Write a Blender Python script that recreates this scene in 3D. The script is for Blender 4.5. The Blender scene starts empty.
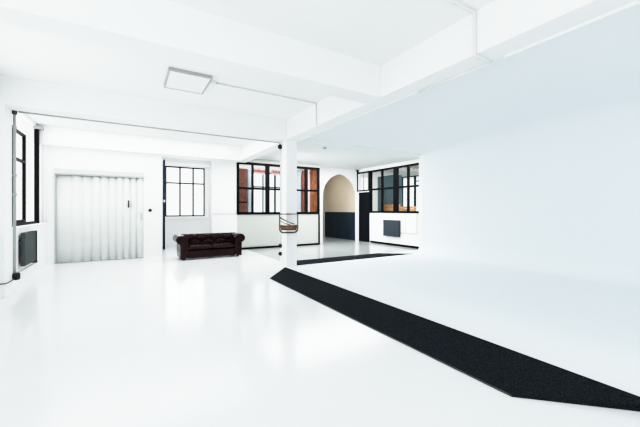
import bpy, bmesh, math, random
from mathutils import Vector, Matrix
random.seed(4)
scene = bpy.context.scene
COL = scene.collection
PI = math.pi

# ------------------------------------------------------------------ materials
def mat(name, color, rough=0.5, spec=0.5, metal=0.0, bump=0.0, bscale=40.0, var=0.0, vscale=3.0, coat=0.0, trans=0.0):
    m = bpy.data.materials.new(name); m.use_nodes = True
    nt = m.node_tree; b = nt.nodes['Principled BSDF']
    b.inputs['Base Color'].default_value = (*color, 1)
    b.inputs['Roughness'].default_value = rough
    b.inputs['Metallic'].default_value = metal
    b.inputs['Specular IOR Level'].default_value = spec
    b.inputs['Coat Weight'].default_value = coat
    b.inputs['Coat Roughness'].default_value = 0.12
    if bump or var:
        tc = nt.nodes.new('ShaderNodeTexCoord')
    if bump:
        n = nt.nodes.new('ShaderNodeTexNoise'); n.inputs['Scale'].default_value = bscale; n.inputs['Detail'].default_value = 5
        bp = nt.nodes.new('ShaderNodeBump'); bp.inputs['Strength'].default_value = bump; bp.inputs['Distance'].default_value = 0.01
        nt.links.new(tc.outputs['Object'], n.inputs['Vector'])
        nt.links.new(n.outputs['Fac'], bp.inputs['Height']); nt.links.new(bp.outputs['Normal'], b.inputs['Normal'])
    if var:
        n2 = nt.nodes.new('ShaderNodeTexNoise'); n2.inputs['Scale'].default_value = vscale; n2.inputs['Detail'].default_value = 6
        r = nt.nodes.new('ShaderNodeValToRGB')
        r.color_ramp.elements[0].position = .3; r.color_ramp.elements[1].position = .7
        r.color_ramp.elements[0].color = (*[max(0, c*(1-var)) for c in color], 1)
        r.color_ramp.elements[1].color = (*[min(1, c*(1+var)) for c in color], 1)
        nt.links.new(tc.outputs['Object'], n2.inputs['Vector'])
        nt.links.new(n2.outputs['Fac'], r.inputs['Fac']); nt.links.new(r.outputs['Color'], b.inputs['Base Color'])
    return m

M = {}
M['wall'] = mat('white_plaster', (.90, .905, .905), .7, .3, bump=.05, bscale=30)
M['ceil'] = mat('white_ceiling_paint', (.90, .905, .90), .8, .2, bump=.04, bscale=22)
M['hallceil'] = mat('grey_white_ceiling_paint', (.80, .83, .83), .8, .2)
M['floor'] = mat('white_epoxy_floor', (.84, .855, .86), .16, .5, bump=.015, bscale=9, var=.02, vscale=1.2)
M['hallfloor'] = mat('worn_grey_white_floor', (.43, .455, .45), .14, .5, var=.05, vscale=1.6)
M['cyc'] = mat('studio_sweep_paint', (.825, .868, .90), .75, .2)
M['panel'] = mat('pale_grey_green_panel', (.50, .52, .485), .6, .25)
M['black'] = mat('black_painted_metal', (.004, .004, .006), .5, .15)
M['blackdoor'] = mat('black_door_paint', (.008, .012, .019), .4, .2)
M['navy'] = mat('navy_paint', (.006, .024, .052), .5, .1)
M['navywall'] = mat('dark_navy_dado_paint', (.022, .042, .062), .45, .4, var=.2, vscale=2)
M['tan'] = mat('warm_tan_wall_paint', (.64, .55, .44), .7, .2, var=.05, vscale=1)
M['carpet'] = mat('charcoal_carpet', (.021, .026, .031), .95, .1, bump=.9, bscale=160, var=.9, vscale=90)
M['carpetedge'] = mat('grey_carpet_edging', (.10, .105, .11), .7, .2)
M['leather'] = mat('oxblood_leather', (.021, .0030, .0045), .24, .22, bump=.05, bscale=120, var=.35, vscale=8)
M['leatherdark'] = mat('dark_oxblood_leather', (.010, .003, .004), .35, .5)
M['wood'] = mat('dark_wood', (.02, .010, .006), .4, .4)
M['cable'] = mat('black_plastic', (.012, .012, .013), .45, .4)
M['thinpipe'] = mat('grey_painted_pipe', (.40, .41, .415), .5, .3)
M['conduit'] = mat('pale_grey_conduit', (.74, .75, .745), .45, .5)
M['conduitwhite'] = mat('white_conduit', (.84, .845, .84), .5, .4)
M['greypipe'] = mat('grey_steel_pipe', (.38, .395, .40), .4, .5)
M['radiator'] = mat('dark_grey_radiator_paint', (.062, .074, .086), .5, .25)
M['radiatorlight'] = mat('grey_radiator_paint', (.075, .085, .085), .5, .25)
M['door'] = mat('folding_door_vinyl', (.74, .765, .75), .4, .4, var=.03, vscale=4)
M['doorrail'] = mat('grey_white_rail', (.62, .64, .635), .45, .4)
M['blind'] = mat('white_curtain_fabric', (.92, .925, .93), .8, .2, bump=.1, bscale=150)
M['lightframe'] = mat('grey_light_frame', (.42, .42, .42), .5, .4)
M['diffuser'] = mat('white_light_diffuser', (.90, .90, .90), .5, .3)
M['wicker'] = mat('brown_wicker', (.20, .115, .07), .6, .3, bump=.8, bscale=90, var=.5, vscale=60)
M['wire'] = mat('bronze_wire', (.14, .11, .085), .4, .5, metal=.4)
M['brown'] = mat('red_brown_curtain', (.24, .095, .065), .8, .2, var=.25, vscale=4)
M['orange'] = mat('rust_orange_curtain', (.34, .135, .075), .8, .2, var=.3, vscale=5)
M['mauve'] = mat('brown_wooden_panel', (.19, .10, .08), .6, .15, var=.25, vscale=3)
M['sheer'] = mat('grey_blue_sheer', (.55, .62, .70), .8, .2)
M['redblind'] = mat('faded_red_blind', (.66, .38, .36), .8, .2, var=.3, vscale=18)
M['teal'] = mat('grey_teal_panel', (.13, .20, .225), .5, .4, var=.1, vscale=2)
M['crate'] = mat('orange_pine', (.62, .31, .15), .6, .3, var=.2, vscale=6)
M['endwall'] = mat('grey_beige_wall_paint', (.50, .47, .43), .7, .2)
M['tanceil'] = mat('tan_boarding', (.40, .36, .27), .7, .2, var=.15, vscale=3)
M['roomwall'] = mat('back_room_paint', (.86, .865, .86), .7, .2)
M['pale'] = mat('pale_plastic', (.75, .76, .77), .4, .4)

def glass_mat():
    m = bpy.data.materials.new('window_glass'); m.use_nodes = True
    nt = m.node_tree; nt.nodes.clear()
    o = nt.nodes.new('ShaderNodeOutputMaterial'); mx = nt.nodes.new('ShaderNodeMixShader')
    t = nt.nodes.new('ShaderNodeBsdfTransparent'); t.inputs['Color'].default_value = (.95, .97, .97, 1)
    g = nt.nodes.new('ShaderNodeBsdfGlossy'); g.inputs['Roughness'].default_value = .02
    f = nt.nodes.new('ShaderNodeFresnel'); f.inputs['IOR'].default_value = 1.3
    k = nt.nodes.new('ShaderNodeMath'); k.operation = 'MULTIPLY'; k.inputs[1].default_value = .14
    nt.links.new(f.outputs[0], k.inputs[0]); nt.links.new(k.outputs[0], mx.inputs[0]); nt.links.new(t.outputs[0], mx.inputs[1]); nt.links.new(g.outputs[0], mx.inputs[2])
    nt.links.new(mx.outputs[0], o.inputs['Surface'])
    return m
M['glass'] = glass_mat()

# ------------------------------------------------------------------ mesh helpers
def BM(): return bmesh.new()

def box(bm, x0, x1, y0, y1, z0, z1):
    v = [bm.verts.new((x, y, z)) for x in (x0, x1) for y in (y0, y1) for z in (z0, z1)]
    for f in ((0,1,3,2), (4,6,7,5), (0,4,5,1), (2,3,7,6), (0,2,6,4), (1,5,7,3)):
        bm.faces.new([v[i] for i in f])
    return v

def prism(bm, pts, axis, a, b):
    """extrude a 2D polygon; axis 'x': pts=(y,z), 'y': pts=(x,z), 'z': pts=(x,y)"""
    def P(p, t):
        return {'x': (t, p[0], p[1]), 'y': (p[0], t, p[1]), 'z': (p[0], p[1], t)}[axis]
    lo = [bm.verts.new(P(p, a)) for p in pts]; hi = [bm.verts.new(P(p, b)) for p in pts]
    n = len(pts)
    bm.faces.new(lo); bm.faces.new(hi[::-1])
    for i in range(n):
        j = (i+1) % n
        bm.faces.new((lo[i], hi[i], hi[j], lo[j]))

def tube(bm, pts, r, seg=8, closed=False):
    pts = [Vector(p) for p in pts]; n = len(pts); rings = []
    ref = None
    for i, p in enumerate(pts):
        if closed: d = pts[(i+1) % n] - pts[i-1]
        else: d = pts[min(i+1, n-1)] - pts[max(i-1, 0)]
        d.normalize()
        if ref is None:
            ref = Vector((0,0,1)) if abs(d.z) < .9 else Vector((1,0,0))
        a = d.cross(ref)
        if a.length < 1e-4: a = d.cross(Vector((1,0,0)) if abs(d.x) < .9 else Vector((0,1,0)))
        a.normalize(); b = a.cross(d).normalized(); ref = b
        rings.append([bm.verts.new(p + a*math.cos(2*PI*k/seg)*r + b*math.sin(2*PI*k/seg)*r) for k in range(seg)])
    m = n if closed else n-1
    for i in range(m):
        A, B = rings[i], rings[(i+1) % n]
        for k in range(seg):
            bm.faces.new((A[k], A[(k+1) % seg], B[(k+1) % seg], B[k]))
    if not closed:
        bm.faces.new(rings[0][::-1]); bm.faces.new(rings[-1])

def lathe(bm, prof, c, axis='z', seg=24):
    """profile (r, h) around an axis through c"""
    rings = []
    for r, h in prof:
        ring = []
        for k in range(seg):
            a = 2*PI*k/seg
            u, w = r*math.cos(a), r*math.sin(a)
            o = {'z': (u, w, h), 'x': (h, u, w), 'y': (u, h, w)}[axis]
            ring.append(bm.verts.new((c[0]+o[0], c[1]+o[1], c[2]+o[2])))
        rings.append(ring)
    for A, B in zip(rings, rings[1:]):
        for k in range(seg):
            bm.faces.new((A[k], A[(k+1) % seg], B[(k+1) % seg], B[k]))
    bm.faces.new(rings[0][::-1]); bm.faces.new(rings[-1])

def grid(bm, fn, nu, nv):
    V = [[bm.verts.new(fn(i/nu, j/nv)) for j in range(nv+1)] for i in range(nu+1)]
    for i in range(nu):
        for j in range(nv):
            bm.faces.new((V[i][j], V[i+1][j], V[i+1][j+1], V[i][j+1]))
    return V

def obj(name, bm, m, parent=None, bevel=0, smooth=False, segs=2):
    bmesh.ops.recalc_face_normals(bm, faces=bm.faces)
    me = bpy.data.meshes.new(name); bm.to_mesh(me); bm.free()
    me.materials.append(M[m] if isinstance(m, str) else m)
    o = bpy.data.objects.new(name, me); COL.objects.link(o)
    if smooth:
        for p in me.polygons: p.use_smooth = True
    if bevel:
        b = o.modifiers.new('bevel', 'BEVEL'); b.width = bevel; b.segments = segs; b.limit_method = 'ANGLE'; b.angle_limit = .6
        b.harden_normals = False
    if parent is not None:
        o.parent = parent
        o.matrix_parent_inverse = Matrix.Translation(-Vector(parent.location)) if parent.type == 'EMPTY' else Matrix.Identity(4)
    return o

def thing(name, label, cat, loc=(0,0,0), group=None):
    o = bpy.data.objects.new(name, None); COL.objects.link(o)
    o.location = loc; o.empty_display_size = .1
    o['label'] = label; o['category'] = cat
    if group: o['group'] = group
    return o

def tag(o, label, cat, group=None):
    o['label'] = label; o['category'] = cat
    if group: o['group'] = group
    return o

def struct(name, bm, m, parent=None, label=None, cat=None, **kw):
    o = obj(name, bm, m, parent, **kw)
    if parent is None:
        o['kind'] = 'structure'
        if label: o['label'] = label
        if cat: o['category'] = cat
    return o

def sroot(name, loc, label, cat):
    o = thing(name, label, cat, loc); o['kind'] = 'structure'
    return o

# ------------------------------------------------------------------ key dimensions (metres; camera at the origin, eye 1.3 m)
ZC = 3.30          # main ceiling
ZB = 2.87          # underside of beams
XW = -1.88         # window plane of left wall
XP = -1.70         # parapet face below the left windows
YD = 9.90          # wall with the folding door
YP = 10.28         # glazed partition
YA = 10.85         # arch wall
XR = 8.34          # glazed right wall
XB0, XB1 = 2.98, 3.28   # long beam / pillar
YC = 6.42          # back edge of the white studio sweep
ZS = 0.05          # studio sweep floor height
XS = 7.24          # studio sweep wall

# ------------------------------------------------------------------ floors
b = BM(); box(b, -2.3, 8.4, -2.75, 13.5, -.12, 0)
struct('floor', b, 'floor', label='glossy white painted floor of the main room', cat='floor')
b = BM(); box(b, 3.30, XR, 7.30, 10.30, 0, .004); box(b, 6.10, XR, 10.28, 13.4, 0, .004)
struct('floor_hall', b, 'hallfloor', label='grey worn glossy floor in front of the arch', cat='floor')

# ------------------------------------------------------------------ ceilings and beams
b = BM(); box(b, -2.0, XB0+.05, -2.5, 9.95, ZC, ZC+.12)
struct('ceiling', b, 'ceil', label='white main ceiling between the beams', cat='ceiling')
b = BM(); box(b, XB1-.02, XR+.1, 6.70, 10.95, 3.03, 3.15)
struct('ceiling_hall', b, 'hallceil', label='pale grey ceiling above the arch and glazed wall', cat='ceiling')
b = BM(); box(b, XB0, XB1, -2.5, YP, ZB, ZC+.05)
struct('trim_1', b, 'ceil', label='long white ceiling beam above the pillar running toward the viewer', cat='beam', bevel=.008)
for i, (y0, y1, lab) in enumerate(((3.34, 3.66, 'white cross beam nearest the viewer'), (6.42, 6.76, 'white cross beam meeting the pillar top'))):
    b = BM(); box(b, -1.95, XB0, y0, y1, ZB, ZC+.05)
    struct('trim_%d' % (i+2), b, 'ceil', label=lab, cat='beam', bevel=.008)
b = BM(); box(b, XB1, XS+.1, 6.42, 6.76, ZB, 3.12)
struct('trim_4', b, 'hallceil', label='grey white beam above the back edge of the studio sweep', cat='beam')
b = BM(); box(b, -1.95, 2.98, 9.72, YP, 2.85, ZC+.05)
struct('trim_5', b, 'wall', label='white beam over the folding door and alcove', cat='beam')

# ------------------------------------------------------------------ left wall: parapet, piers, head, pilaster
b = BM(); box(b, -2.0, XP, -2.5, YD, 0, .98)
struct('wall_left', b, 'wall', label='white parapet wall below the left windows', cat='wall')
b = BM(); box(b, XP-.20, XP+.02, -2.5, YD, .98, 1.0)
struct('trim_6', b, 'wall', label='white sill along the left parapet', cat='sill', bevel=.004)
b = BM()
for y0, y1 in ((-2.5, -1.6), (2.9, 4.0), (6.0, 7.2)): box(b, -2.02, XW+.02, y0, y1, .98, ZC)
box(b, -2.02, XW+.02, -2.5, 7.2, 2.95, ZC); box(b, -2.02, XW+.02, 7.2, YD, 3.24, ZC)
struct('wall_left_upper', b, 'wall', label='white upper left wall around the windows', cat='wall')
b = BM(); box(b, -1.95, -1.59, YC, 6.76, 0, ZB)
struct('wall_left_pilaster', b, 'wall', label='white pilaster at the left edge with a pipe on it', cat='wall', bevel=.006)

def window(name, label, axis, at, a0, a1, z0, z1, vs, hs, t=.045, depth=.06, outer=None, m='black', thick=()):
    """glazed frame in a plane; axis 'y': plane y=at, bars along x; axis 'x': plane x=at, bars along y. hs: [(z, a0, a1)]"""
    ot = outer or t
    root = sroot(name, ((a0+a1)/2, at, z0) if axis == 'y' else (at, (a0+a1)/2, z0), label, 'window')
    b = BM()
    def bar(p0, p1, q0, q1, d=depth):
        if axis == 'y': box(b, p0, p1, at-d/2, at+d/2, q0, q1)
        else: box(b, at-d/2, at+d/2, p0, p1, q0, q1)
    bar(a0, a0+ot, z0, z1); bar(a1-ot, a1, z0, z1); bar(a0, a1, z0, z0+ot); bar(a0, a1, z1-ot, z1)
    for v, w in vs: bar(v-w/2, v+w/2, z0, z1, depth*.9 if w < .1 else depth*1.05)
    for z, p0, p1 in hs: bar(p0, p1, z-t/2, z+t/2, depth*.95)
    struct('window_frame', b, m, root)
    b = BM()
    if axis == 'y': box(b, a0+.01, a1-.01, at-.004, at+.004, z0+.01, z1-.01)
    else: box(b, at-.004, at+.004, a0+.01, a1-.01, z0+.01, z1-.01)
    struct('glass_pane', b, 'glass', root)
    return root

w = window('window_1', 'black framed left window beside the pilaster with a radiator below', 'x', XW, 7.25, 8.80, 1.06, 2.86,
           [(8.10, .05)], [(2.29, 7.25, 8.80)], t=.05, depth=.05)
b = BM(); box(b, XW-.02, XW+.05, 7.25, 9.72, 1.0, 1.055)
struct('window_sill_rail', b, 'black', w)
b = BM(); box(b, XW-.01, XW+.07, 9.62, 9.70, 1.0, 3.17)
struct('jamb', b, 'black', w)
b = BM(); box(b, XW-.02, XW+.14, 9.57, 9.77, 3.17, 3.235)
struct('head_bracket', b, 'greypipe', w)
b = BM(); box(b, XW-.05, XW-.04, 8.80, 9.64, 1.0, 3.24)
struct('glass_pane', b, 'glass', w)
# windows outside the frame, further along the left wall
for n, (y0, y1) in ((8, (4.0, 6.0)), (9, (-1.6, 2.9))):
    window('window_%d' % n, 'black framed window further along the left wall, out of view' if n == 8 else 'wide black framed window beside the viewer, out of view',
           'x', XW-.02, y0, y1, 1.0, 2.95, [((y0+y1)/2, .05)], [(2.3, y0, y1)])

# white curtain gathered at the far end of the left window
def curtain(name, label, m, p0, p1, z0, z1, amp, folds, group=None, thick=.012):
    p0 = Vector((*p0, 0)); p1 = Vector((*p1, 0)); d = (p1-p0).normalized(); nrm = Vector((-d.y, d.x, 0))
    b = BM()
    def fn(u, v):
        ph = u*folds*2*PI
        p = p0 + (p1-p0)*u + nrm*amp*(math.sin(ph)+.3*math.sin(ph*2.3+1))*(0.75+.25*(1-v))
        p.z = z0 + (z1-z0)*v
        return p
    grid(b, fn, folds*14, 6)
    o = obj(name, b, m, smooth=True)
    s = o.modifiers.new('solid', 'SOLIDIFY'); s.thickness = thick
    if label: tag(o, label, 'curtain', group)
    return o
curtain('window_curtain', 'white curtain gathered at the far end of the left window', 'blind', (-1.84, 9.80), (-1.69, 9.86), 1.005, 3.0, .018, 3)

b = BM(); box(b, -2.0, 7.4, -2.75, -2.62, 0, ZC)
struct('wall_rear', b, 'wall', label='white wall behind the viewer', cat='wall')
# ------------------------------------------------------------------ wall with folding door, alcove
b = BM()
box(b, -2.0, -1.545, YD, YD+.12, 0, ZC); box(b, -1.545, .315, YD, YD+.12, 2.30, ZC); box(b, .315, .76, YD, YD+.12, 0, ZC)
struct('wall_back', b, 'wall', label='white wall around the folding door', cat='wall')
b = BM(); box(b, .70, .78, YD+.12, 12.8, 0, ZC)
struct('wall_alcove', b, 'wall', label='side wall of the alcove', cat='wall')
b = BM()
box(b, -1.9, .7, 11.2, 11.3, 0, ZC)
struct('wall_back_room', b, 'wall', label='wall behind the folding door', cat='wall')
# facade wall with openings for the alcove window and the back room window
b = BM()
box(b, .5, 1.10, 12.8, 12.95, 0, ZC); box(b, 1.10, 2.48, 12.8, 12.95, 0, 1.07); box(b, 1.10, 2.48, 12.8, 12.95, 2.92, ZC)
box(b, 2.48, 4.30, 12.8, 12.95, 0, ZC); box(b, 4.30, 6.52, 12.8, 12.95, 0, 1.07); box(b, 4.30, 6.52, 12.8, 12.95, 2.92, ZC)
box(b, 6.52, 6.56, 12.8, 12.95, 0, ZC)
struct('wall_facade', b, 'wall', label='white outer wall behind the alcove', cat='wall')
b = BM(); box(b, 2.68, 2.80, YP+.1, 12.8, 0, ZC)
struct('wall_alcove_right', b, 'wall', label='white side wall at the right of the alcove', cat='wall')
b = BM(); box(b, .5, 7.0, YP-.02, 12.95, ZC, ZC+.1)
struct('ceiling_alcove', b, 'ceil', label='white ceiling of the alcove', cat='ceiling')
b = BM(); box(b, .80, 2.66, 12.60, 12.79, 2.96, 3.05)
struct('trim_7', b, 'wall', label='white boxed head above the alcove window', cat='trim')
b = BM(); box(b, 1.02, 2.60, 12.68, 12.80, 1.0, 1.05)
struct('trim_8', b, 'wall', label='white sill under the alcove window', cat='sill')
window('window_2', 'black framed alcove window behind the sofa, six panes', 'y', 12.84, 1.10, 2.48, 1.07, 2.92,
       [(1.60, .05), (2.06, .05)], [(2.31, 1.10, 2.48)], t=.045, depth=.05)
window('window_3', 'bright black framed outer window of the back room seen through the partition', 'y', 12.84, 4.30, 6.52, 1.07, 2.92,
       [(4.86, .045), (5.41, .07), (5.97, .045)], [(2.29, 4.30, 6.52)], t=.045, depth=.05)

# navy door leaf in the alcove
r = sroot('door_2', (.97, 12.0, 0), 'navy blue door seen edge-on at the left of the alcove', 'door')
b = BM(); box(b, .955, .995, 11.62, 12.05, .005, 2.98)
struct('door_leaf', b, 'navy', r, bevel=.004)
b = BM(); box(b, .945, 1.0, 11.60, 11.63, 1.57, 1.64)
struct('latch', b, 'pale', r)

# folding accordion door
r = sroot('door_1', (-.6, YD, 0), 'white accordion folding door under a grey rail at the left', 'door')
b = BM(); N = 150
def dz(u, v):
    x = -1.535 + 1.84*u
    ph = 10.0*u**1.25
    fr = ph - math.floor(ph)
    if u > .999: fr = 0
    y = YD + .03 - (.028+.034*u)*abs(math.sin(PI*fr))**.9 + .008*math.sin(u*23)
    return (x, y, .015 + 2.17*v)
grid(b, dz, 160, 2)
d = struct('folding_panel', b, 'door', r, smooth=True)
s = d.modifiers.new('solid', 'SOLIDIFY'); s.thickness = .012
b = BM(); box(b, -1.56, .33, YD-.06, YD+.06, 2.20, 2.32)
struct('top_rail', b, 'doorrail', r, bevel=.01)
b = BM(); box(b, -1.56, .33, YD-.065, YD-.02, 2.17, 2.2)
struct('rail_lip', b, 'greypipe', r)
b = BM(); box(b, -1.565, -1.53, YD-.03, YD+.06, 0, 2.2)
struct('side_channel', b, 'greypipe', r)
b = BM(); box(b, -1.53, .30, YD-.03, YD+.03, .0, .016)
struct('floor_guide', b, 'greypipe', r)
b = BM(); box(b, -.045, -.015, YD-.085, YD-.02, 1.37, 1.57)
struct('handle', b, 'black', r, bevel=.012)
b = BM(); box(b, .245, .275, YD-.065, YD-.01, 1.03, 1.24)
struct('latch', b, 'greypipe', r, bevel=.008)

# round black push button right of the door
b = BM(); lathe(b, [(.045, 0), (.045, -.015), (.034, -.026), (.012, -.032)], (.475, YD, 1.30), 'y', 20)
tag(obj('wall_button', b, 'cable', smooth=True), 'small round black button on the white wall right of the folding door', 'switch')

# ------------------------------------------------------------------ partition with glazing
b = BM(); box(b, 2.23, 3.0, YP, YP+.12, 0, 2.86)
struct('wall_pier', b, 'wall', label='white pier between the alcove and the partition', cat='wall')
b = BM(); box(b, 2.23, 3.0, YP-.012, YP, 1.175, 1.195)
struct('trim_9', b, 'greypipe', label='thin dark line across the white pier', cat='trim')
b = BM(); box(b, 3.0, 6.13, YP, YP+.10, 0, 1.16); box(b, 3.0, 6.13, YP, YP+.10, 2.90, 3.3)
struct('wall_partition', b, 'panel', label='pale panelled partition under the long interior window', cat='wall')
window('window_4', 'long black framed interior window in the partition behind the pillar', 'y', YP+.02, 2.985, 6.14, 1.16, 2.90,
       [(3.53, .06), (4.06, .13), (4.58, .06), (5.06, .13), (5.56, .07)], [(2.03, 3.0, 6.13)], t=.065, depth=.09, outer=.08)
b = BM(); box(b, 2.81, 6.13, YP-.03, YP, 0, .07)
struct('baseboard_back', b, 'black', label='black baseboard along the partition', cat='baseboard')
b = BM(); box(b, 6.085, 6.14, YP-.035, YP+.1, 0, 1.17)
struct('trim_10', b, 'black', label='black corner post at the right end of the partition', cat='trim')
b = BM(); box(b, 6.15, 6.23, YP+.1, YA, 0, 3.3)
struct('wall_return', b, 'wall', label='short return wall behind the partition end', cat='wall')

# ------------------------------------------------------------------ arch wall
def arch_wall():
    b = BM()
    x0, x1, xa0, xa1, zs, zt, zc = 6.0, XR+.05, 6.63, 8.30, 2.02, 2.80, 3.1
    cx, hw = (xa0+xa1)/2, (xa1-xa0)/2
    zs, rise = 1.86, .94
    r = (rise*rise + hw*hw)/(2*hw)
    arc = []
    n = 28
    for i in range(n+1):
        t = -1 + 2*i/n; t = math.copysign(1-(1-abs(t))**1.6, t)
        x = hw*t
        arc.append((cx + x, zs + math.sqrt(max(0, r*r - (abs(x)+r-hw)**2))))
    # build as strips so that faces stay convex
    lo, hi = YA, YA+.06
    box(b, x0, xa0, lo, hi, 0, zc); box(b, xa1, x1, lo, hi, 0, zc)
    for (xa, za), (xb, zb) in zip(arc, arc[1:]):
        prism(b, [(xa, za), (xb, zb), (xb, zc), (xa, zc)], 'y', lo, hi)
    bmesh.ops.remove_doubles(b, verts=b.verts, dist=.0005)
    return b
struct('wall_arch', arch_wall(), 'wall', label='white wall with a round arched opening', cat='wall')
b = BM(); box(b, 8.295, 8.33, YA+.06, 13.5, 1.22, 3.05)
struct('wall_hallway', b, 'tan', label='tan upper wall of the passage seen through the arch', cat='wall')
b = BM(); box(b, 8.29, 8.33, YA+.06, 13.5, 0, 1.22)
struct('wall_hallway_lower', b, 'navywall', label='dark navy lower wall of the passage seen through the arch', cat='wall')
b = BM(); box(b, 6.5, 8.3, 13.35, 13.5, 0, 3.05)
struct('wall_hallway_end', b, 'endwall', label='end wall of the passage behind the arch', cat='wall')
b = BM(); box(b, 6.46, 6.56, YA+.06, 13.5, 0, 3.1)
struct('wall_hallway_left', b, 'roomwall', label='left wall of the passage behind the arch', cat='wall')
b = BM(); box(b, 6.1, 8.4, YA+.06, 13.5, 3.05, 3.12)
struct('ceiling_passage', b, 'hallceil', label='ceiling of the passage behind the arch', cat='ceiling')

# ------------------------------------------------------------------ glazed right wall
b = BM()
box(b, XR, XR+.12, 4.0, 9.95, 0, 1.20); box(b, XR, XR+.12, 4.0, YA, 2.90, 3.1)
box(b, XR, XR+.12, 10.70, YA, 0, 3.1); box(b, XR, XR+.12, 4.0, 5.6, 1.2, 2.9)
box(b, XR, XR+.12, 9.95, 10.70, 2.06, 2.10)
struct('wall_right', b, 'wall', label='white wall below the right interior window', cat='wall')
window('window_5', 'large black framed interior window of the right wall, left of the studio sweep', 'x', XR+.01, 5.6, 9.99, 1.20, 2.90,
       [(9.93, .10), (9.25, .065), (8.52, .20), (7.92, .07), (7.2, .2), (6.4, .06)], [(2.13, 5.6, 9.99)], t=.065, depth=.08, outer=.07)
wt = window('window_6', 'small black framed transom window above the black door', 'x', XR+.01, 9.99, 10.80, 2.09, 2.90, [], [], t=.05, depth=.08, outer=.055)
for y in (10.16, 10.47):
    b = BM(); box(b, XR+.05, XR+.08, y-.022, y+.022, 2.12, 2.86); struct('glazing_bar', b, 'greypipe', wt)
r = sroot('door_3', (XR, 10.32, 0), 'plain black door below the transom right of the arch', 'door')
b = BM(); box(b, XR-.01, XR+.05, 9.97, 10.69, .005, 2.05)
struct('door_leaf', b, 'blackdoor', r, bevel=.004)
b = BM(); lathe(b, [(.012, 0), (.012, -.05), (.028, -.055), (.028, -.075), (.01, -.08)], (XR-.01, 10.05, 1.02), 'x', 12)
struct('door_knob', b, 'black', r, smooth=True)
b = BM(); box(b, XR-.02, XR+.06, 9.945, 9.968, 0, 2.09); box(b, XR-.02, XR+.06, 10.695, 10.72, 0, 2.09); box(b, XR-.02, XR+.06, 9.945, 10.72, 2.056, 2.09)
struct('door_frame', b, 'wall', r)
b = BM(); box(b, XR-.02, XR, 4.0, 9.94, 0, .08)
struct('baseboard_right', b, 'black', label='black baseboard along the right wall', cat='baseboard')

# ------------------------------------------------------------------ studio sweep (cyclorama)
def cyc():
    b = BM(); R = .32; zc = 2.95
    ys = [-2.5, -1, 0, 1, 2, 2.8, 3.6, 4.2, 4.8, 5.3, 5.8, 6.1, YC]
    def profile(y):
        t = min(1, max(0, (YC-y)/3.6)); R2 = .08 + .95*t*t*(3-2*t)
        prof = [(2.93, 0), (2.93, ZS)]
        for x in (4.0, 5.2, 6.2): prof.append((x, ZS))
        for i in range(13):
            a = PI/2*i/12; prof.append((XS-R+R*math.sin(a), ZS+R-R*math.cos(a)))
        prof.append((XS, 1.4))
        for i in range(17):
            a = PI/2*i/16; prof.append((XS-R2+R2*math.cos(a), zc-R2+R2*math.sin(a)))
        for x in (5.5, 4.5, XB1-.01): prof.append((x, zc))
        return prof
    cols = [[b.verts.new((x, y, z)) for x, z in profile(y)] for y in ys]
    for A, B in zip(cols, cols[1:]):
        for k in range(len(A)-1): b.faces.new((A[k], A[k+1], B[k+1], B[k]))
    last = cols[-1]
    e = [b.verts.new((v.co.x, YC, 0)) for v in last[1:6]]
    for k in range(4):
        b.faces.new((last[k+1], e[k], e[k+1], last[k+2]))
    return b
o = struct('wall_studio_sweep', cyc(), 'cyc', label='seamless pale blue white photo sweep of floor, wall and ceiling', cat='studio sweep', smooth=True)
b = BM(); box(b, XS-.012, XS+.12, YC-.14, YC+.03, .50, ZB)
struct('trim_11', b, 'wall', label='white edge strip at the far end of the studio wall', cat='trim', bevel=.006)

# black carpet ramps with mitred ends
def ramp(name, label, outer, inner, z_in, loc):
    r = thing(name, label, 'carpet ramp', loc)
    (a0, a1), (c0, c1) = outer, inner
    b = BM()
    top = [(*a0, .008), (*a1, .008), (*c1, z_in), (*c0, z_in)]
    v = [b.verts.new(p) for p in top]; w = [b.verts.new((p[0], p[1], .001)) for p in top]
    b.faces.new(v); b.faces.new(w[::-1])
    for i in range(4): b.faces.new((v[i], v[(i+1) % 4], w[(i+1) % 4], w[i]))
    obj('carpet_top', b, 'carpet', r)
    b = BM()
    loop = [Vector(p) + Vector((0, 0, .002)) for p in top]
    for p, q in ((0, 1),): tube(b, [loop[p], loop[q]], .0035, 6)
    obj('edge_trim', b, 'carpetedge', r)
    return r
ramp('carpet_ramp', 'long black carpeted ramp strip along the near edge of the studio floor', ((2.28, 1.207), (2.28, 5.67)), ((2.92, .60), (2.92, 6.36)), ZS+.006, (2.6, 3.4, 0))
ramp('carpet_ramp', 'shorter black carpeted ramp strip running behind the white pillar', ((6.45, 7.28), (3.40, 7.28)), ((6.98, YC+.02), (3.26, YC+.02)), ZS+.006, (5.0, 6.9, 0))

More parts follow.
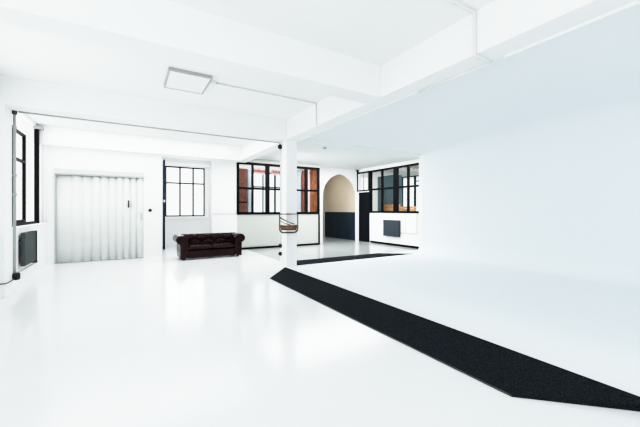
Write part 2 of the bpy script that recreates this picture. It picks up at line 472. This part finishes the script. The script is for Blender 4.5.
# ------------------------------------------------------------------ pillar with its fittings
b = BM(); box(b, XB0, 3.235, YC, 6.76, 0, ZB)
struct('wall_pillar', b, 'wall', label='square white pillar in the middle of the room', cat='pillar', bevel=.006)
b = BM(); tube(b, [(XB0-.012, 6.70, .5), (XB0-.012, 6.70, 2.72)], .012)
tag(obj('conduit', b, 'conduitwhite', smooth=True), 'white vertical conduit on the left face of the white pillar', 'conduit')
b = BM(); lathe(b, [(.03, .0), (.052, -.008), (.055, -.05), (.04, -.075), (.012, -.082)], (XB0, 6.70, 2.755), 'x', 16)
tag(obj('junction_box', b, 'cable', smooth=True), 'round black junction box near the top of the white pillar', 'junction box')
for z, lab in ((.485, 'upper black socket low on the white pillar'), (.305, 'lower black socket low on the white pillar')):
    s = thing('wall_socket', lab, 'socket', (XB0, 6.70, z), 'black sockets on the pillar')
    b = BM(); box(b, XB0-.05, XB0, 6.66, 6.745, z-.042, z+.042)
    obj('socket_body', b, 'cable', s, bevel=.012)
    b = BM(); lathe(b, [(.026, 0), (.026, -.012), (.02, -.016)], (XB0-.05, 6.70, z), 'x', 14)
    obj('socket_cap', b, 'black', s, smooth=True)

# pipe along the cross beam and down the pilaster
b = BM(); tube(b, [(-1.52, 6.775, 2.862), (2.95, 6.775, 2.862), (2.965, 6.77, 2.85), (2.968, 6.74, 2.80)], .016)
tag(obj('conduit', b, 'greypipe', smooth=True), 'long thin grey pipe running under the cross beam to the pillar', 'conduit')
p = thing('conduit', 'grey vertical pipe down the pilaster at the left edge', 'conduit', (-1.57, 6.775, .3))
b = BM(); tube(b, [(-1.565, 6.775, .30), (-1.565, 6.775, 2.85)], .021)
obj('pipe', b, 'greypipe', p, smooth=True)
for z in (2.62, 1.55, 1.85):
    b = BM(); lathe(b, [(.03, -.02), (.032, 0), (.03, .02)], (-1.565, 6.775, z), 'z', 12)
    obj('clip', b, 'greypipe', p, smooth=True)
b = BM(); lathe(b, [(.03, -.045), (.036, -.03), (.036, .03), (.03, .045)], (-1.565, 6.775, 2.86), 'z', 12)
obj('elbow', b, 'radiator', p, smooth=True)
b = BM(); lathe(b, [(.02, -.06), (.046, -.05), (.05, 0), (.046, .05), (.02, .06)], (-1.545, 6.78, .255), 'z', 16)
tag(obj('wall_socket', b, 'cable', smooth=True), 'black socket at the foot of the pipe at the left edge', 'socket')
b = BM(); tube(b, [(-1.56, 6.74, .235), (-1.565, 6.66, .215), (-1.575, 6.55, .21), (-1.575, 6.43, .215), (-1.578, 6.405, .215), (-1.62, 6.404, .215), (-1.72, 6.404, .22)], .008)
tag(obj('cable', b, 'cable', smooth=True), 'short black cable looping left from the socket at the left edge', 'cable')

# wicker and wire basket on the pillar corner
def basket():
    yaw = math.atan2(-.4296, .908)
    cz = .82
    root = thing('wire_basket', 'small bronze wire basket with brown wicker trough hung on the white pillar', 'basket', (2.93, 6.20, cz))
    Rm = Matrix.Rotation(yaw, 4, 'Z'); T = Matrix.Translation((2.93, 6.20, cz))
    def fin(name, b, m, parent, **kw):
        bmesh.ops.transform(b, matrix=T @ Rm, verts=b.verts)
        return obj(name, b, m, parent, **kw)
    W, D, H = .195, .11, .40
    def loop(y):      # rounded rectangle hoop in the xz plane
        pts = []
        for cx, czz, a0 in ((W-.09, .09, -PI/2), (W-.03, H-.03, 0), (-W+.03, H-.03, PI/2), (-W+.09, .09, PI)):
            r = .09 if czz < .2 else .03
            for i in range(6):
                a = a0 + PI/2*i/5
                pts.append((cx+r*math.cos(a), y, czz+r*math.sin(a)))
        return pts
    for y in (-D, D):
        b = BM(); tube(b, loop(y), .012, 8, closed=True); fin('hoop', b, 'wire', root, smooth=True)
    for z, x in ((H, W-.03), (H, -W+.03), (.10, W), (.10, -W)):
        b = BM(); tube(b, [(x, -D, z), (x, D, z)], .007, 8); fin('cross_bar', b, 'wire', root, smooth=True)
    b = BM()
    def bowl(u, v):
        a = 2*PI*u
        k = .80 + .20*math.sin(v*PI/2) if v < 1 else 1.0
        if v < .25: k = .80*v/.25
        c, sn = math.cos(a), math.sin(a)
        px = (W-.012)*math.copysign(abs(c)**.45, c)*k; py = (D-.002)*math.copysign(abs(sn)**.45, sn)*k
        z = .055 + .105*max(0, (v-.2)/.8)**1.1 - .018*(1-(px/W)**2)*v + .003*math.sin(a*24)*math.sin(v*30)
        return (px, py, z)
    grid(b, bowl, 96, 20)
    bmesh.ops.remove_doubles(b, verts=b.verts, dist=.0004)
    o = fin('wicker_bowl', b, 'wicker', root, smooth=True); sd = o.modifiers.new('solid', 'SOLIDIFY'); sd.thickness = .008
    b = BM(); tube(b, [bowl(k/64, 1) for k in range(64)], .009, 8, closed=True)
    fin('wicker_rim', b, 'wicker', root, smooth=True)
    for y, (xa, za), (xb, zb) in ((-D, (-W+.004, .345), (.10, .185)), (-D, (-W+.004, .265), (.04, .165)), (D, (-W+.004, .31), (.14, .175))):
        b = BM(); tube(b, [(xa, y, za), ((xa+xb)/2, y, (za+zb)/2-.012), (xb, y, zb)], .010, 6); fin('diagonal_wire', b, 'wire', root, smooth=True)
    b = BM(); box(b, -.03, .03, D-.004, D+.135, H-.012, H)
    fin('hanger', b, 'wire', root, bevel=.004)
    return root
basket()

# ------------------------------------------------------------------ ceiling light, conduits, detector
l = thing('ceiling_light', 'square white light panel with grey frame on the ceiling', 'ceiling light', (.76, 5.22, ZC))
x0, x1, y0, y1 = .46, 1.05, 4.86, 5.60
b = BM(); t = .022
box(b, x0, x1, y0, y0+t, 3.25, 3.298); box(b, x0, x1, y1-t, y1, 3.25, 3.298); box(b, x0, x0+t, y0+t, y1-t, 3.25, 3.298); box(b, x1-t, x1, y0+t, y1-t, 3.25, 3.298)
obj('light_frame', b, 'lightframe', l)
b = BM(); box(b, x0+t, x1-t, y0+t, y1-t, 3.257, 3.27)
obj('diffuser', b, 'diffuser', l)
b = BM(); box(b, x1+.005, x1+.09, 5.02, 5.16, 3.24, ZC)
obj('connection_box', b, 'conduitwhite', l, bevel=.008)
b = BM(); tube(b, [(1.14, 5.09, ZC-.014), (2.955, 5.09, ZC-.014), (2.966, 5.09, ZC-.03), (2.966, 5.09, 2.875)], .013)
tag(obj('conduit', b, 'conduit', smooth=True), 'thin white conduit from the ceiling light across the ceiling to the beam', 'conduit')
b = BM(); tube(b, [(1.2, 1.93, ZC-.016), (2.945, 1.93, ZC-.016), (2.962, 1.93, ZC-.035), (2.962, 1.93, 2.87), (2.965, 1.93, 2.856), (3.25, 1.93, 2.856), (3.262, 1.945, 2.856), (3.262, 2.9, 2.856)], .017)
tag(obj('conduit', b, 'conduit', smooth=True), 'white conduit wrapping down and under the long beam near the top edge', 'conduit')
b = BM(); box(b, 3.255, 3.285, -2.4, 1.80, 2.845, 2.872)
tag(obj('cable_trunking', b, 'conduitwhite'), 'straight white cable trunking along the right edge of the long beam', 'trunking')
b = BM(); box(b, 3.255, 3.285, 2.95, 6.2, 2.855, 2.872)
tag(obj('cable_trunking', b, 'hallceil'), 'fainter trunking along the long beam between conduit and pillar', 'trunking')
d = thing('smoke_detector', 'small round smoke detector on the beam right of the pillar', 'smoke detector', (4.13, 6.66, ZB))
b = BM(); lathe(b, [(.055, 0), (.055, -.012), (.05, -.02)], (4.13, 6.66, ZB), 'z', 20); obj('detector_base', b, 'pale', d, smooth=True)
b = BM(); lathe(b, [(.045, -.02), (.042, -.045), (.02, -.055), (.005, -.056)], (4.13, 6.66, ZB), 'z', 20); obj('detector_cap', b, 'greypipe', d, smooth=True)

# ------------------------------------------------------------------ radiators
def radiator(name, label, y0, y1, z0, z1, xw, side, m, n, depth=.10):
    """column radiator on a wall x = xw; side -1: stands off toward -x"""
    r = thing(name, label, 'radiator', (xw + side*depth/2, (y0+y1)/2, z0))
    w = (y1-y0)/n
    src = None
    for k in range(n):
        c = y0 + w*(k+.5)
        if src is None:
            b = BM(); xa, xb = sorted((xw+side*.03, xw+side*(.03+depth)))
            box(b, xa, xb, c-w*.44, c+w*.44, z0, z1)
            src = obj('column', b, m, r, bevel=.012); base = c
        else:
            o = src.copy(); COL.objects.link(o); o.location.y = src.location.y + (c-base)
    b = BM(); xa, xb = sorted((xw+side*.045, xw+side*(.015+depth)))
    box(b, xa, xb, y0+.01, y1-.01, z0+.05, z0+.10)
    obj('header', b, m, r)
    b = BM(); box(b, xa, xb, y0+.01, y1-.01, z1-.10, z1-.05)
    obj('header', b, m, r)
    for yy in (y0+.1, y1-.1):
        b = BM(); xa, xb = sorted((xw-side*.006, xw+side*.06)); box(b, xa, xb, yy-.012, yy+.012, z1-.16, z1-.13)
        obj('bracket', b, m, r)
    return r
rd = radiator('radiator', 'dark grey radiator on the white wall under the right interior window', 8.27, 9.07, .34, .93, XR, -1, 'radiator', 16)
b = BM(); box(b, XR-.145, XR-.02, 8.26, 9.08, .925, .94); obj('top_grille', b, 'radiator', rd)
b = BM(); tube(b, [(XR-.05, 8.25, .50), (XR-.05, 8.0, .50), (XR-.05, 7.52, .50), (XR-.05, 7.49, .53), (XR-.05, 7.48, 1.16), (XR-.04, 7.48, 1.18), (XR-.0145, 7.48, 1.185)], .014)
tag(obj('heating_pipe', b, 'thinpipe', smooth=True), 'thin grey pipe from the right radiator up to the window sill', 'pipe')
b = BM(); tube(b, [(XR-.03, 8.04, .51), (XR-.03, 8.04, 1.19)], .009)
tag(obj('heating_pipe', b, 'conduit', smooth=True), 'thin pale riser pipe just right of the right radiator', 'pipe')
rl = radiator('radiator', 'grey radiator under the left window', 7.55, 8.28, .30, .90, XP, 1, 'radiatorlight', 12, .07)
b = BM(); box(b, XP+.02, XP+.115, 8.285, 8.32, .26, .90); obj('end_panel', b, 'radiatorlight', rl)
b = BM(); tube(b, [(XP-.004, 6.98, .235), (XP+.04, 6.98, .235), (XP+.05, 7.0, .235), (XP+.05, 8.70, .235)], .014)
tag(obj('heating_pipe', b, 'greypipe', smooth=True), 'grey heating pipe below the left radiator', 'pipe')

# ------------------------------------------------------------------ chesterfield sofa
def sofa():
    X0, X1, YF, YB = .99, 2.83, 8.83, 9.62
    root = thing('chesterfield_sofa', 'oxblood leather chesterfield sofa with deep button tufting', 'sofa', ((X0+X1)/2, YF, 0))
    XI0, XI1 = 1.30, 2.52       # inner faces of the arms
    ZT = .645
    def tuft(s, t, ns, nt):
        """diamond tufting: 0 at buttons, 1 on the pillows between"""
        a, c = s*ns, t*nt
        return abs(math.sin(PI*(a+c)/1.0)*math.sin(PI*(a-c)/1.0))**.5
    # base plinth
    b = BM(); box(b, 1.14, 2.68, YF+.05, YB-.04, .07, .24)
    obj('base', b, 'leather', root, bevel=.02)
    b = BM(); box(b, XI0-.03, XI1+.03, YF+.005, YF+.07, .045, .245)
    obj('front_rail', b, 'leather', root, bevel=.02)
    # seat cushions
    n = 2
    w = (XI1-XI0)/n
    for k in range(n):
        b = BM(); xa, xb = XI0+w*k+.004, XI0+w*(k+1)-.004
        def top(u, v, s=1):
            x = xa+(xb-xa)*u; y = YF-.01+.56*v
            e = (1-abs(2*u-1)**6)*(1-abs(2*v-1)**6)
            return (x, y, (.325 if s > 0 else .30) + s*(.055 if s > 0 else .055)*max(e, 0)**.4)
        A = grid(b, lambda u, v: top(u, v, 1), 16, 16); B = grid(b, lambda u, v: top(u, v, -1), 16, 16)
        for i in range(16):
            for P, Q in (((i, 0), (i+1, 0)), ((i, 16), (i+1, 16)), ((0, i), (0, i+1)), ((16, i), (16, i+1))):
                b.faces.new((A[P[0]][P[1]], A[Q[0]][Q[1]], B[Q[0]][Q[1]], B[P[0]][P[1]]))
        c = obj('seat_cushion', b, 'leather', root, smooth=True)
        b = BM(); tube(b, [(xa+.01, YF-.012, .318), (xb-.01, YF-.012, .318)], .006, 6)
        obj('piping', b, 'leatherdark', c)
    # rolled profile (offset from inner face o, height z), outward = +o
    def roll_profile():
        P = [(.0, .24), (.0, .30), (.004, .38), (.012, .45), (.02, .50)]
        cx, cz, r = .12, ZT-.115, .115
        for i in range(15):
            a = PI*1.03 - (PI*1.55)*i/14
            P.append((cx + r*math.cos(a), cz + r*math.sin(a)))
        P += [(.155, .43), (.15, .30), (.15, .16), (.15, .055)]
        return P
    prof = roll_profile(); NP = len(prof)
    def swept(fmap, L, nseg, rows, cols):
        b = BM(); V = []
        # arc length params for tuft
        cum = [0]
        for p, q in zip(prof, prof[1:]): cum.append(cum[-1] + math.hypot(q[0]-p[0], q[1]-p[1]))
        tl = cum[10]
        # resample
        fine = []
        for i in range(NP-1):
            k = 4 if i < 15 else 2
            for j in range(k):
                t = j/k; fine.append((prof[i][0]*(1-t)+prof[i+1][0]*t, prof[i][1]*(1-t)+prof[i+1][1]*t, cum[i]*(1-t)+cum[i+1]*t))
        fine.append((*prof[-1], cum[-1]))
        for i in range(nseg+1):
            row = []
            for k, (o, z, s) in enumerate(fine):
                p, q = fine[max(k-1, 0)], fine[min(k+1, len(fine)-1)]
                tx, tz = q[0]-p[0], q[1]-p[1]; l = math.hypot(tx, tz) or 1
                nx, nz = -tz/l, tx/l
                d = 0
                if .06 < s < tl:
                    fade = min(1, (s-.06)/.06)*min(1, (tl-s)/.05)
                    d = -.034*(1-tuft(i/nseg, (s-.06)/(tl-.06), cols/2, rows/2))*fade
                row.append(b.verts.new(fmap(i/nseg, o+nx*d, z+nz*d)))
            V.append(row)
        for A, B in zip(V, V[1:]):
            for k in range(len(A)-1): b.faces.new((A[k], B[k], B[k+1], A[k+1]))
        b.faces.new(V[0]); b.faces.new(V[-1][::-1])
        return b
    back = obj('backrest', swept(lambda u, o, z: (XI0-.10+(XI1-XI0+.20)*u, YF+.50+o*1.02, z), 1, 110, 4, 8), 'leather', root, smooth=True)
    arms = []
    for s in (-1, 1):
        xi = XI0 if s < 0 else XI1
        a = obj('arm', swept(lambda u, o, z: (xi + s*o*1.24, YF+.02+(YB-YF-.04)*u, z), 1, 60, 4, 4), 'leather', root, smooth=True)
        arms.append(a)
        # scroll-shaped front facing of the arm
        b = BM(); pts = [(xi + s*(o*1.24), z) for o, z in prof]
        cxx = sum(p[0] for p in pts)/NP
        fr = [(cxx+(x-cxx)*.93, .045 if z < .06 else (.05+(z-.05)*.985)) for x, z in pts] + [(cxx-(s)*.085, .045)]
        prism(b, fr, 'y', YF-.012, YF+.03)
        f = obj('arm_facing', b, 'leather', a, bevel=.008)
        b = BM(); tube(b, [(x, YF-.012, z) for x, z in fr], .007, 6, closed=True)
        obj('piping', b, 'leatherdark', a)
    # buttons
    src = None
    def button(p, par):
        nonlocal src
        if src is None:
            b = BM(); bmesh.ops.create_icosphere(b, subdivisions=2, radius=.014)
            src = obj('button', b, 'leatherdark', par, smooth=True)
            o = src
        else:
            o = src.copy(); COL.objects.link(o); o.parent = par
        o.location = p
    for r_ in range(2):
        z = (.44, .555)[r_]; off = (.012, .012)[r_]
        for k in range(8 - r_):
            u = (k + .5 + .5*r_)/8
            button((XI0-.10+(XI1-XI0+.2)*u, YF+.50+off, z), back)
    for a, s in zip(arms, (-1, 1)):
        xi = XI0 if s < 0 else XI1
        for k in range(3): button((xi + s*.014, YF+.10+.15*k, .50), a)
    for x in (1.20, 2.62):
        for y in (YF+.09, YB-.09):
            b = BM(); lathe(b, [(.028, 0), (.042, .02), (.042, .045), (.03, .07)], (x, y, 0), 'z', 14)
            obj('foot', b, 'wood', root, smooth=True)
sofa()

# ------------------------------------------------------------------ room behind the partition
b = BM(); box(b, 6.36, 6.45, YP+.6, 12.8, 0, 3.3)
struct('wall_room_right', b, 'roomwall', label='side wall of the room behind the partition', cat='wall')
curtain('room_curtain', 'red brown curtain on the side wall behind the partition, right of the pillar', 'brown', (6.28, 11.98), (6.20, 10.98), .05, 2.98, .022, 7)
curtain('room_curtain', 'rust orange curtain nearest the arch, behind the partition glass', 'orange', (6.07, 10.94), (6.12, 10.43), .05, 2.98, .018, 4)
curtain('sheer_curtain', 'pale grey blue sheer curtain behind the partition glass right of the pillar', 'sheer', (6.30, 12.72), (6.27, 12.05), .05, 2.96, .02, 4)
curtain('sheer_curtain', 'pale grey blue sheer curtain beside the brown panel at the partition\'s left end', 'sheer', (4.16, 12.70), (4.34, 12.70), .05, 2.96, .02, 3)
b = BM(); box(b, 3.70, 4.14, 12.66, 12.72, .05, 3.0)
cp = thing('folding_screen', 'brown wooden screen behind the left end of the partition glass', 'screen', (3.9, 12.7, .05))
obj('screen_board', b, 'mauve', cp, bevel=.006)
b = BM(); box(b, 3.72, 4.12, 12.645, 12.66, 1.6, 1.66); obj('rail', b, 'wood', cp)
for x0, x1, lab in ((4.42, 4.98, 'faded red rolled blind over the left window pane behind the partition'), (5.20, 5.85, 'faded red rolled blind next to the pillar behind the partition')):
    rb = thing('rolled_blind', lab, 'blind', ((x0+x1)/2, 12.7, 2.75), 'red blinds behind the partition')
    b = BM(); tube(b, [(x0, 12.70, 3.0), (x1, 12.70, 3.0)], .05, 12); obj('roll', b, 'redblind', rb, smooth=True)
    b = BM(); box(b, x0, x1, 12.735, 12.745, 2.84, 3.0); obj('fabric', b, 'redblind', rb)
    b = BM(); box(b, x0, x1, 12.73, 12.75, 2.82, 2.845); obj('bottom_bar', b, 'pale', rb)

# ------------------------------------------------------------------ room behind the right wall
b = BM(); box(b, XR+.12, 14.0, 4.0, 14.0, -.12, 0)
struct('floor_back_room', b, 'hallfloor', label='floor of the room behind the right window', cat='floor')
b = BM(); box(b, XR+.12, 14.0, 9.35, 14.0, 3.12, 3.2)
struct('ceiling_back_room', b, 'roomwall', label='white ceiling of the room behind the right window', cat='ceiling')
b = BM(); box(b, XR+.12, 14.0, 4.0, 9.35, 3.05, 3.2)
struct('ceiling_boarded', b, 'tanceil', label='tan boarded ceiling seen through the right interior window', cat='ceiling')
b = BM(); box(b, 11.6, 11.7, 12.6, 14, 0, 3.2); box(b, 11.6, 11.7, 4, 12.6, 0, 1.0); box(b, 11.6, 11.7, 4, 12.6, 2.95, 3.2)
struct('wall_back_room_far', b, 'roomwall', label='far wall of the room behind the right window', cat='wall')
window('window_7', 'grey framed outer window seen through the right interior window', 'x', 11.62, 7.6, 12.6, 1.0, 2.95,
       [(11.4, .06), (10.6, .1), (10.0, .05), (9.3, .08), (8.5, .05)], [(2.45, 7.6, 12.6), (2.68, 8.5, 10.6)], t=.05, depth=.06, m='radiator')
c = thing('storage_cabinet', 'tall grey teal cabinet seen through the right interior window', 'cabinet', (10.45, 11.5, 0))
b = BM(); box(b, 10.3, 10.8, 10.62, 11.75, 0.05, 2.92); obj('carcass', b, 'teal', c, bevel=.01)
for y0, y1 in ((10.64, 11.18), (11.20, 11.73)):
    b = BM(); box(b, 10.28, 10.30, y0, y1, .08, 2.9); dd = obj('door', b, 'teal', c, bevel=.004)
b = BM(); box(b, 10.3, 10.8, 10.62, 11.75, 0, .05); obj('plinth', b, 'radiator', c)
k = thing('counter', 'pale counter under the wooden crates in the room behind the right window', 'counter', (9.6, 9.6, 0))
b = BM(); box(b, 9.35, 9.85, 8.70, 10.55, 1.22, 1.27); obj('counter_top', b, 'radiator', k, bevel=.004)
b = BM(); box(b, 9.40, 9.82, 8.74, 10.51, 0, 1.22); obj('counter_body', b, 'pale', k)
def crate(y0, y1, z1, lab):
    r = thing('wooden_crate', lab, 'crate', (9.6, (y0+y1)/2, 1.27), 'wooden crates on the counter')
    z0 = 1.272; h = (z1-z0)
    for i in range(2):
        for xa in (9.43, 9.75):
            b = BM(); box(b, xa, xa+.02, y0, y1, z0+h*(i*.52), z0+h*(i*.52+.45)); obj('slat', b, 'crate', r)
        for ya in (y0, y1-.02):
            b = BM(); box(b, 9.45, 9.75, ya, ya+.02, z0+h*(i*.52), z0+h*(i*.52+.45)); obj('slat', b, 'crate', r)
    b = BM(); box(b, 9.45, 9.75, y0+.02, y1-.02, z0, z0+.015); obj('base_board', b, 'crate', r)
crate(9.72, 10.42, 1.56, 'orange pine crate seen between the mullions left of the thick right window post')
crate(8.85, 9.50, 1.46, 'lower orange pine crate seen right of the thick right window post')

# ------------------------------------------------------------------ light
world = bpy.data.worlds.new('sky'); scene.world = world; world.use_nodes = True
bg = world.node_tree.nodes['Background']; bg.inputs['Color'].default_value = (1, .995, .99, 1); bg.inputs['Strength'].default_value = 1.6
K = 0.56

def area(name, loc, rot, sx, sy, power, color=(1, 1, 1), spec=1.0):
    l = bpy.data.lights.new(name, 'AREA'); l.shape = 'RECTANGLE'; l.size = sx; l.size_y = sy; l.energy = power; l.color = color
    l.specular_factor = spec
    o = bpy.data.objects.new(name, l); COL.objects.link(o); o.location = loc; o.rotation_euler = rot
    return o
# daylight entering the windows: window lamps stand outside the glass, added fill lamps inside
area('window_daylight', (-2.25, 5.0, 2.0), (0, -PI/2, 0), 2.0, 2.2, 85*K, (1, .995, .98))
area('window_daylight', (-2.25, .6, 2.0), (0, -PI/2, 0), 2.0, 4.6, 150*K, (1, .995, .98))
area('window_daylight', (-2.25, 8.5, 2.1), (0, -PI/2, 0), 2.3, 2.8, 45*K, (1, .995, .98))
area('window_daylight', (1.8, 13.2, 2.0), (-PI/2, 0, 0), 1.6, 2.0, 70*K, (.97, .99, 1))
area('window_daylight', (5.4, 13.2, 2.0), (-PI/2, 0, 0), 2.4, 2.0, 70*K, (1, .99, .97))
area('room_fill', (10.0, 7.2, 2.9), (0, 0, 0), 2.0, 3.0, 200*K, (1, 1, 1))  # added lamp under the ceiling, brightens the room behind the right window
area('passage_fill', (7.3, 11.9, 3.0), (0, 0, 0), 0.8, 1.0, 16*K, (1, .99, .97))  # unseen fill lamp inside the passage, no window there
area('hall_fill', (5.7, 9.0, 3.02), (0, 0, 0), 4.2, 2.0, 300*K, (1, 1, 1))  # added fill under the hall ceiling, stands for no fitting or window
area('hall_side_fill', (3.6, 9.2, 2.6), (0, -1.2, 0), .6, 1.6, 75*K, (1, 1, 1)).data.spread = 1.9  # unseen lamp turned toward the right wall to brighten it
area('room_fill', (4.8, 11.6, 3.28), (0, 0, 0), 2.5, 1.8, 70*K, (1, 1, 1))  # added fill to brighten the room behind the partition
area('bay_fill', (.6, 8.25, 3.28), (0, 0, 0), 4.2, 2.6, 112*K, (1, 1, 1))  # unseen ceiling fill for the left back bay and door wall
area('alcove_fill', (1.7, 11.4, 3.28), (0, 0, 0), 1.6, 2.0, 12*K, (1, 1, 1))  # added weak fill inside the alcove, separate from its window
area('rear_fill', (2.5, -2.4, 1.9), (PI/2, 0, 0), 8.0, 2.4, 95*K, (.95, .98, 1))  # unseen fill lamp behind the camera, inside the room

# ------------------------------------------------------------------ camera
cam = bpy.data.cameras.new('camera'); co = bpy.data.objects.new('camera', cam); COL.objects.link(co)
cam.sensor_width = 36; cam.sensor_fit = 'HORIZONTAL'; cam.lens = 317/640*36
cam.shift_y = -3.2/640; cam.clip_start = .05
co.location = (0, 0, 1.3); co.rotation_euler = (PI/2, 0, -math.atan2(190, 317))
scene.camera = co

scene.view_settings.view_transform = 'Standard'
scene.view_settings.look = 'None'
scene.view_settings.exposure = 0.0
vs = scene.view_settings; vs.use_curve_mapping = True
cm = vs.curve_mapping
cm.white_level = (2, 2, 2)
cc = cm.curves[3]
cc.points[0].location = (0, 0); cc.points[1].location = (1, .985)
for p in ((.03, .028), (.10, .17), (.25, .51), (.40, .76), (.60, .915), (.8, .965)): cc.points.new(*p)
cm.update()
scene.cycles.max_bounces = 10; scene.cycles.diffuse_bounces = 8; scene.cycles.transparent_max_bounces = 12
scene.cycles.sample_clamp_indirect = 6
